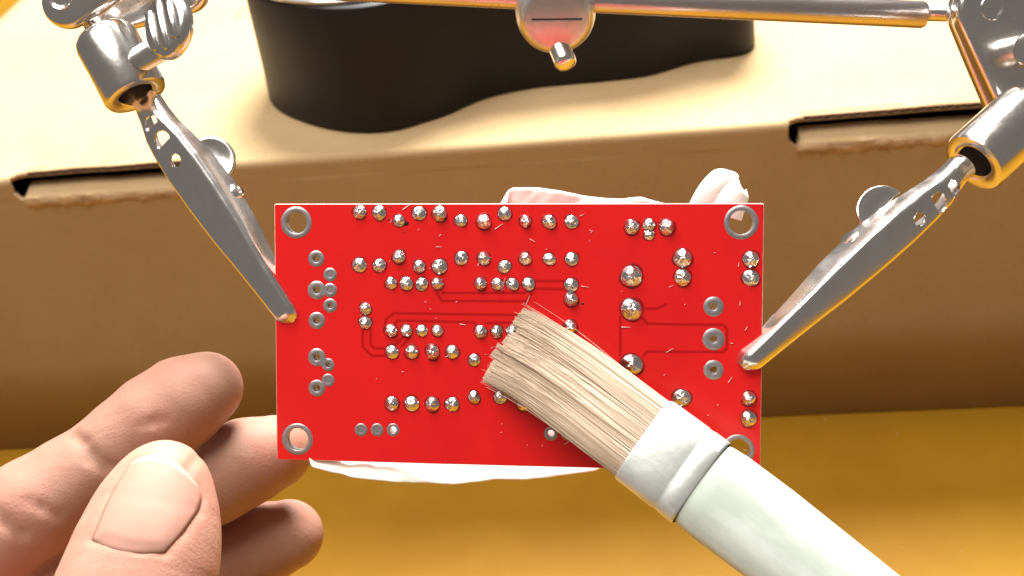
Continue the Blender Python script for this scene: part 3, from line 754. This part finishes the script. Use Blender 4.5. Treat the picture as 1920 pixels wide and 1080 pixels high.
for a_, b_, c_, t_, r0, r1, sd in ((B(30.31, 13.05, -12.00), B(35.90, 13.05, -12.00), B(33.68, 16.61, -10.00), B(38.22, 19.48, -11.00), 2.6, 2.3, 1), (B(33.69, 12.13, -5.00), B(38.46, 12.13, -5.00), B(36.92, 14.87, -4.50), B(38.64, 17.07, -5.00), 2.5, 2.0, 4)):
    v, f = petal(a_, b_, c_, t_, r0, r1, sd)
    obj('twisted_corner', solid(mesh('twisted_corner', [p-TO for p in v], f, True, [M_tissue]), .25, 0), tissue)

# ------------------------------------------------------------------ flat paint brush
b0 = B(-0.26, -8.40, 1.60); b1 = B(20.58, -23.51, 12.50)
bax = b1-b0; BLEN = np.linalg.norm(bax); bax = bax/BLEN
bw = Bd(.62, .785, .02); bw = bw-bax*(bw@bax); bw /= np.linalg.norm(bw); bz = np.cross(bax, bw)
if bz@(-FWD) < 0: bz = -bz
RBr = Matrix([[bax[i], bw[i], bz[i]] for i in range(3)])
brush = empty('paint_brush', b0, RBr, 'flat paint brush with beige bristles and white handle sweeping across the board', 'brush')
# bristles: strands gathered in clumps, uneven tips (local x = towards the handle, y = across, z = thickness)
clumps = [(rnd.uniform(-6.9, 6.9), rnd.uniform(-1.5, 1.5), rnd.gauss(0, .55), rnd.gauss(0, .35), rnd.gauss(0, .25)) for _ in range(75)]
V = []; F = []; NB = 12000
for k in range(NB):
    while True:
        y0 = rnd.uniform(-7.0, 7.0); z0 = rnd.uniform(-2.1, 2.1)
        if (abs(y0)/6.95)**3.2+(abs(z0)/2.15)**3.2 < 1: break
    c = min(clumps, key=lambda q: (q[0]-y0)**2+(q[1]-z0)**2*2)
    tipx = c[2]+abs(rnd.gauss(0, .7))+(1.6 if 2.4 < y0 < 3.6 else 0)*rnd.random()+(-1.2 if y0 > 3.8 else 0)
    yt = y0*.97+.30*(c[0]-y0)+.6*c[3]+rnd.gauss(0, .08); zt = z0*.42+.4*(c[1]*.42-z0*.42)+c[4]*.6-.2
    st = rnd.random() < .012
    if st: yt += rnd.gauss(0, 1.0); zt += abs(rnd.gauss(0, .6)); tipx += rnd.uniform(-1, 1)
    base = len(V); r = rnd.uniform(.040, .060); segs = 8
    bow = rnd.gauss(0, .12)
    for i in range(segs):
        t = i/(segs-1); x = BLEN+1.5+(tipx-BLEN-1.5)*t
        e = t**1.5
        y = y0+(yt-y0)*e+bow*math.sin(math.pi*t)-1.3*max(0, t-.55)**2*4; z = z0+(zt-z0)*e+.25*math.sin(math.pi*t)
        rr = r*(1-.55*t**3)
        for a in (0.5, 2.6, 4.7): V.append((x, y+rr*math.cos(a), z+rr*math.sin(a)))
    for i in range(segs-1):
        for q in range(3): F.append((base+i*3+q, base+i*3+(q+1) % 3, base+(i+1)*3+(q+1) % 3, base+(i+1)*3+q))
    F.append((base+(segs-1)*3, base+(segs-1)*3+1, base+(segs-1)*3+2))
me = bpy.data.meshes.new('bristles'); me.from_pydata([(a*MM, b*MM, c*MM) for a, b, c in V], [], F); me.materials.append(M_bristle)
me.polygons.foreach_set('use_smooth', [True]*len(me.polygons)); me.update()
br = obj('bristles', me, brush); br['kind'] = 'stuff'
def flat_tube(stations, n=44, p=3.2):
    V = []; F = []
    for x, hw, hz, oz in stations:
        for k in range(n):
            a = 2*math.pi*k/n; c, s = math.cos(a), math.sin(a)
            V.append((x, hw*math.copysign(abs(c)**(2/p), c), oz+hz*math.copysign(abs(s)**(2/p), s)))
    for i in range(len(stations)-1):
        for k in range(n): F.append((i*n+k, i*n+(k+1) % n, (i+1)*n+(k+1) % n, (i+1)*n+k))
    return V, F, n
X0 = BLEN-.6
V, F, n = flat_tube([(X0+.5, 7.0, 2.2, 0), (X0, 7.25, 2.4, 0), (X0+.4, 7.4, 2.5, 0), (X0+3.3, 7.4, 2.55, 0),
                     (X0+7.0, 7.4, 2.7, 0), (X0+7.3, 7.3, 2.62, 0), (X0+7.9, 7.3, 2.63, 0), (X0+8.2, 7.4, 2.75, 0), (X0+10.6, 7.4, 2.8, 0), (X0+10.9, 7.2, 2.6, 0)])
fe = obj('ferrule', mesh('ferrule', V, F, True, [M_ferrule], sharp=35), brush)
st = [(X0+10.2, 6.5, 2.3, 0), (X0+10.9, 6.8, 2.5, 0), (X0+11.6, 7.0, 2.7, 0), (X0+14, 7.2, 2.8, 0), (X0+22, 7.1, 3.0, 0), (X0+34, 6.5, 3.2, 0), (X0+48, 5.8, 3.3, 0), (X0+62, 5.6, 3.3, 0), (X0+76, 5.8, 3.0, 0), (X0+84, 5.3, 2.6, 0), (X0+87, 3.9, 1.7, 0), (X0+87.8, 1.8, .8, 0)]
V, F, n = flat_tube(st, p=2.6); F.append(tuple(range(n))[::-1]); F.append(tuple((len(st)-1)*n+k for k in range(n)))
obj('handle', mesh('handle', V, F, True, [M_handle]), brush)

# ------------------------------------------------------------------ the hand: one continuous surface grown from tapered limbs
def surface_nets(D, org, h):
    S = D < 0; X, Y, Z = D.shape
    cnt = sum(S[i:X-1+i, j:Y-1+j, k:Z-1+k].astype(np.int8) for i in (0, 1) for j in (0, 1) for k in (0, 1))
    mask = (cnt > 0) & (cnt < 8); ci = np.argwhere(mask); idx = -np.ones(mask.shape, np.int64); idx[mask] = np.arange(len(ci))
    acc = np.zeros((len(ci), 3)); num = np.zeros(len(ci))
    cor = [(i, j, k) for i in (0, 1) for j in (0, 1) for k in (0, 1)]
    for a in cor:
        for ax in range(3):
            if a[ax]: continue
            b = list(a); b[ax] = 1
            va = D[ci[:, 0]+a[0], ci[:, 1]+a[1], ci[:, 2]+a[2]]; vb = D[ci[:, 0]+b[0], ci[:, 1]+b[1], ci[:, 2]+b[2]]
            m = (va < 0) != (vb < 0); t = np.where(m, va/np.where(m, va-vb, 1), 0)
            pt = np.tile(np.array(a, float), (len(ci), 1)); pt[:, ax] += t
            acc[m] += pt[m]; num[m] += 1
    Vt = (ci+acc/num[:, None])*h+org
    Fs = []
    for ax in range(3):
        o1, o2 = [(1, 2), (2, 0), (0, 1)][ax]
        sl0 = [slice(None)]*3; sl1 = [slice(None)]*3; sl0[ax] = slice(0, -1); sl1[ax] = slice(1, None)
        s0 = S[tuple(sl0)]; s1 = S[tuple(sl1)]
        e = np.argwhere(s0 != s1); sgn = s0[tuple(e.T)]
        e_ok = (e[:, o1] > 0) & (e[:, o2] > 0) & (e[:, o1] < D.shape[o1]-1) & (e[:, o2] < D.shape[o2]-1); e = e[e_ok]; sgn = sgn[e_ok]
        def at_(d1, d2):
            q = e.copy(); q[:, o1] -= d1; q[:, o2] -= d2; return idx[tuple(q.T)]
        q = np.stack([at_(1, 1), at_(0, 1), at_(0, 0), at_(1, 0)], 1)
        q[~sgn] = q[~sgn][:, ::-1]; Fs.append(q)
    return Vt, np.concatenate(Fs)
def smin(a, b, k):
    h = np.clip(.5+.5*(b-a)/k, 0, 1); return b*(1-h)+a*h-k*h*(1-h)
# all in the bench frame, millimetres: (u, v, w, radius)
INDEX = [(-52.69, -17.26, -9.00, 6.3), (-56.24, -19.36, -8.00, 7.5), (-60.67, -22.71, -7.00, 7.9), (-65.22, -26.02, -6.00, 7.3), (-69.54, -29.47, -5.00, 7.0), (-73.81, -32.62, -4.00, 7.6), (-79.02, -36.42, -2.00, 8.3), (-86.55, -41.53, 0.00, 9.0), (-97.14, -48.14, 3.00, 10.)]
MIDDLE = [(-42.46, -29.32, -16.00, 6.6), (-47.16, -30.87, -15.00, 7.5), (-52.76, -33.54, -14.00, 7.9), (-59.05, -37.12, -13.00, 7.7), (-66.79, -42.30, -11.00, 8.2), (-77.11, -49.57, -9.00, 8.8), (-91.15, -57.19, -4.00, 10.)]
RING = [(-41.41, -45.65, -23.00, 6.5), (-46.73, -47.52, -23.00, 7.4), (-52.98, -50.52, -22.00, 7.9), (-61.19, -55.37, -20.00, 8.1), (-70.87, -60.61, -12.00, 8.8), (-84.92, -65.94, -6.00, 10.)]
LITTLE = [(-47.12, -60.58, -18.00, 5.8), (-53.85, -63.47, -18.00, 6.6), (-62.83, -67.59, -16.00, 7.0), (-74.60, -72.73, -12.00, 8.)]
THUMB = [(-53.43, -29.71, 11.00, 6.0), (-53.85, -31.75, 11.50, 7.6), (-54.34, -34.57, 12.50, 9.0), (-54.58, -37.49, 14.00, 9.9), (-55.12, -41.42, 16.00, 10.8), (-56.30, -46.92, 19.00, 11.0), (-60.61, -55.95, 20.00, 12.5), (-71.69, -68.50, 16.00, 15.)]
PALM = [(-97.69, -55.33, 2.00, 14.), (-87.19, -67.53, 4.00, 17.), (-79.44, -76.90, 6.00, 19.), (-85.21, -90.22, 8.00, 21.), (-96.07, -105.25, 8.00, 21.)]
h = .55
allp = np.array(INDEX+MIDDLE+RING+LITTLE+THUMB+PALM)
lo = (allp[:, :3]-allp[:, 3:]).min(0)-4; hi = (allp[:, :3]+allp[:, 3:]).max(0)+4
nx, ny, nz = [int(math.ceil(q/h)) for q in hi-lo]
gx = (lo[0]+h*np.arange(nx)).astype(np.float32)[:, None, None]; gy = (lo[1]+h*np.arange(ny)).astype(np.float32)[None, :, None]; gz = (lo[2]+h*np.arange(nz)).astype(np.float32)[None, None, :]
def cone(a, b, X, Y, Z, sq=1.0):
    a = np.array(a); b = np.array(b); d = b[:3]-a[:3]; dd = float(d@d)
    t = np.clip(((X-a[0])*d[0]+(Y-a[1])*d[1]+(Z-a[2])*d[2])/dd, 0, 1)
    return np.sqrt((X-a[0]-t*d[0])**2+(Y-a[1]-t*d[1])**2+((Z-a[2]-t*d[2])*sq)**2)-(a[3]+(b[3]-a[3])*t)
def chain(P, X, Y, Z, k=1.6, sq=1.0):
    D = None
    for a, b in zip(P[:-1], P[1:]):
        c = cone(a, b, X, Y, Z, sq); D = c if D is None else smin(D, c, k)
    return D
def hand_sdf(X, Y, Z):
    D = chain(INDEX, X, Y, Z)
    D = smin(D, chain(MIDDLE, X, Y, Z), .5)
    D = smin(D, chain(RING, X, Y, Z), .5)
    D = smin(D, chain(LITTLE, X, Y, Z), .5)
    D = smin(D, chain(PALM, X, Y, Z, 4), 5.)
    D = smin(D, chain(THUMB, X, Y, Z, 2, 1.18), .6)
    return D
def front_w(u, v, pad=0.0, w0=34.0):
    """height of the hand's near surface below the point (u, v), seen along the lens axis"""
    w = w0
    for _ in range(90):
        d = float(hand_sdf(np.float32(u), np.float32(v), np.float32(w)))-pad
        if d < .01: break
        w -= max(d, .02)
        if w < -40: break
    return w
D = hand_sdf(gx, gy, gz)
# skin creases at the finger joints and round the nail
def crease(pts, depth, sig):
    global D
    P = [np.array([u, v, front_w(u, v)]) for u, v in pts]
    for a, b in zip(P[:-1], P[1:]):
        l_ = np.minimum(a, b)-4*sig; h_ = np.maximum(a, b)+4*sig
        i0 = np.maximum(((l_-lo)/h).astype(int), 0); i1 = np.minimum(((h_-lo)/h).astype(int)+2, [nx, ny, nz])
        sl = tuple(slice(int(q), int(r_)) for q, r_ in zip(i0, i1))
        X, Y, Z = gx[sl[0]], gy[:, sl[1]], gz[:, :, sl[2]]
        dist = cone((*a, 0.), (*b, 0.), X, Y, Z)
        D[sl] += depth*np.exp(-(dist/sig)**2)
crease([(-72.39, -24.04), (-69.85, -25.24), (-68.12, -26.97), (-65.10, -29.31)], .95, .8)
crease([(-70.02, -26.45), (-68.64, -27.84), (-66.05, -29.74)], .5, .7)
crease([(-60.16, -22.26), (-58.68, -21.91), (-57.20, -21.73)], .35, .7)
crease([(-81.38, -35.47), (-79.89, -36.97), (-77.51, -39.10)], .6, .9)
crease([(-76.93, -33.76), (-74.79, -34.88), (-72.66, -36.58)], .3, .8)
crease([(-49.31, -23.74), (-48.32, -26.34), (-49.04, -28.15)], .25, .7)
NAIL_L = [(-60.15, -35.98), (-59.52, -33.03), (-58.88, -30.10), (-57.75, -27.38), (-57.00, -26.12)]
NAIL_R = [(-49.42, -37.75), (-47.57, -35.52), (-46.31, -33.03), (-46.26, -31.31), (-47.02, -29.69)]
crease(NAIL_L, .25, .6); crease(NAIL_R, .25, .6)
crease([NAIL_L[0], (-56.02, -36.22), (-52.56, -36.99), NAIL_R[0]], .2, .6)
Vh, Fh = surface_nets(D, lo, h)
# relax the net a little so that no grid steps remain
nb = np.concatenate([Fh[:, [0, 1]], Fh[:, [1, 2]], Fh[:, [2, 3]], Fh[:, [3, 0]]]); nb = np.concatenate([nb, nb[:, ::-1]])
deg = np.bincount(nb[:, 0], minlength=len(Vh))[:, None]
def lap(Vx):
    s = np.stack([np.bincount(nb[:, 0], weights=Vx[nb[:, 1], k], minlength=len(Vx)) for k in range(3)], 1); return s/deg-Vx
for _ in range(5): Vh = Vh+.5*lap(Vh); Vh = Vh-.52*lap(Vh)
HB = B(-60, -30, 0)
Wb = np.stack([RIGHT, UP, -FWD], 1)
def to_local(P): return (np.array(P)@Wb.T)+(CAM+FWD*180)-HB
me = bpy.data.meshes.new('hand'); me.from_pydata((to_local(Vh)*MM).tolist(), [], Fh.tolist()); me.materials.append(M_skin)
me.polygons.foreach_set('use_smooth', [True]*len(me.polygons)); me.update()
hand = obj('hand', me); hand.location = Vector(HB)*MM
tag(hand, 'bare left hand with thumb laid over curled fingers at the board corner', 'hand')
# thumbnail: a thin curved plate let into the thumb
nu, nv = 23, 31
Lc_ = np.array(NAIL_L); Rc_ = np.array(NAIL_R)
def cur(P, t):
    q = np.linspace(0, 1, len(P)); return np.array([np.interp(t, q, P[:, 0]), np.interp(t, q, P[:, 1])])
def smooth_curve(P, n=80):
    Q = np.array([cur(P, t) for t in np.linspace(0, 1, n)])
    for _ in range(60): Q[1:-1] = .5*Q[1:-1]+.25*(Q[2:]+Q[:-2])
    return Q
Ls, Rs = smooth_curve(Lc_), smooth_curve(Rc_)
up_dir = np.array([.10, 1.0]); up_dir /= np.linalg.norm(up_dir)
V = []; mi = []
for j in range(nv):
    t = j/(nv-1)
    a = cur(Ls, t); b = cur(Rs, t)
    for i in range(nu):
        s = i/(nu-1); p = a*(1-s)+b*s
        bulge = 4*s*(1-s)
        p = p+up_dir*(2.6*bulge*t**2.2) - up_dir*(.55*bulge*(1-t)**3)
        rim = min(1, 6*min(s, 1-s)+.25*max(0, t-.6), 6*t)
        w = front_w(p[0], p[1])
        V.append((p[0], p[1], w-.22+.62*rim**.6-.35*max(0, t-.8)*bulge))
F = []
for j in range(nv-1):
    for i in range(nu-1): F.append((j*nu+i, j*nu+i+1, (j+1)*nu+i+1, (j+1)*nu+i)); mi.append(1 if j >= nv-3 else 0)
nm = solid(mesh('thumbnail', to_local(V), F, True, [M_nail, M_nail_tip], mi), .35, -1)
nl = obj('thumbnail', nm, hand)
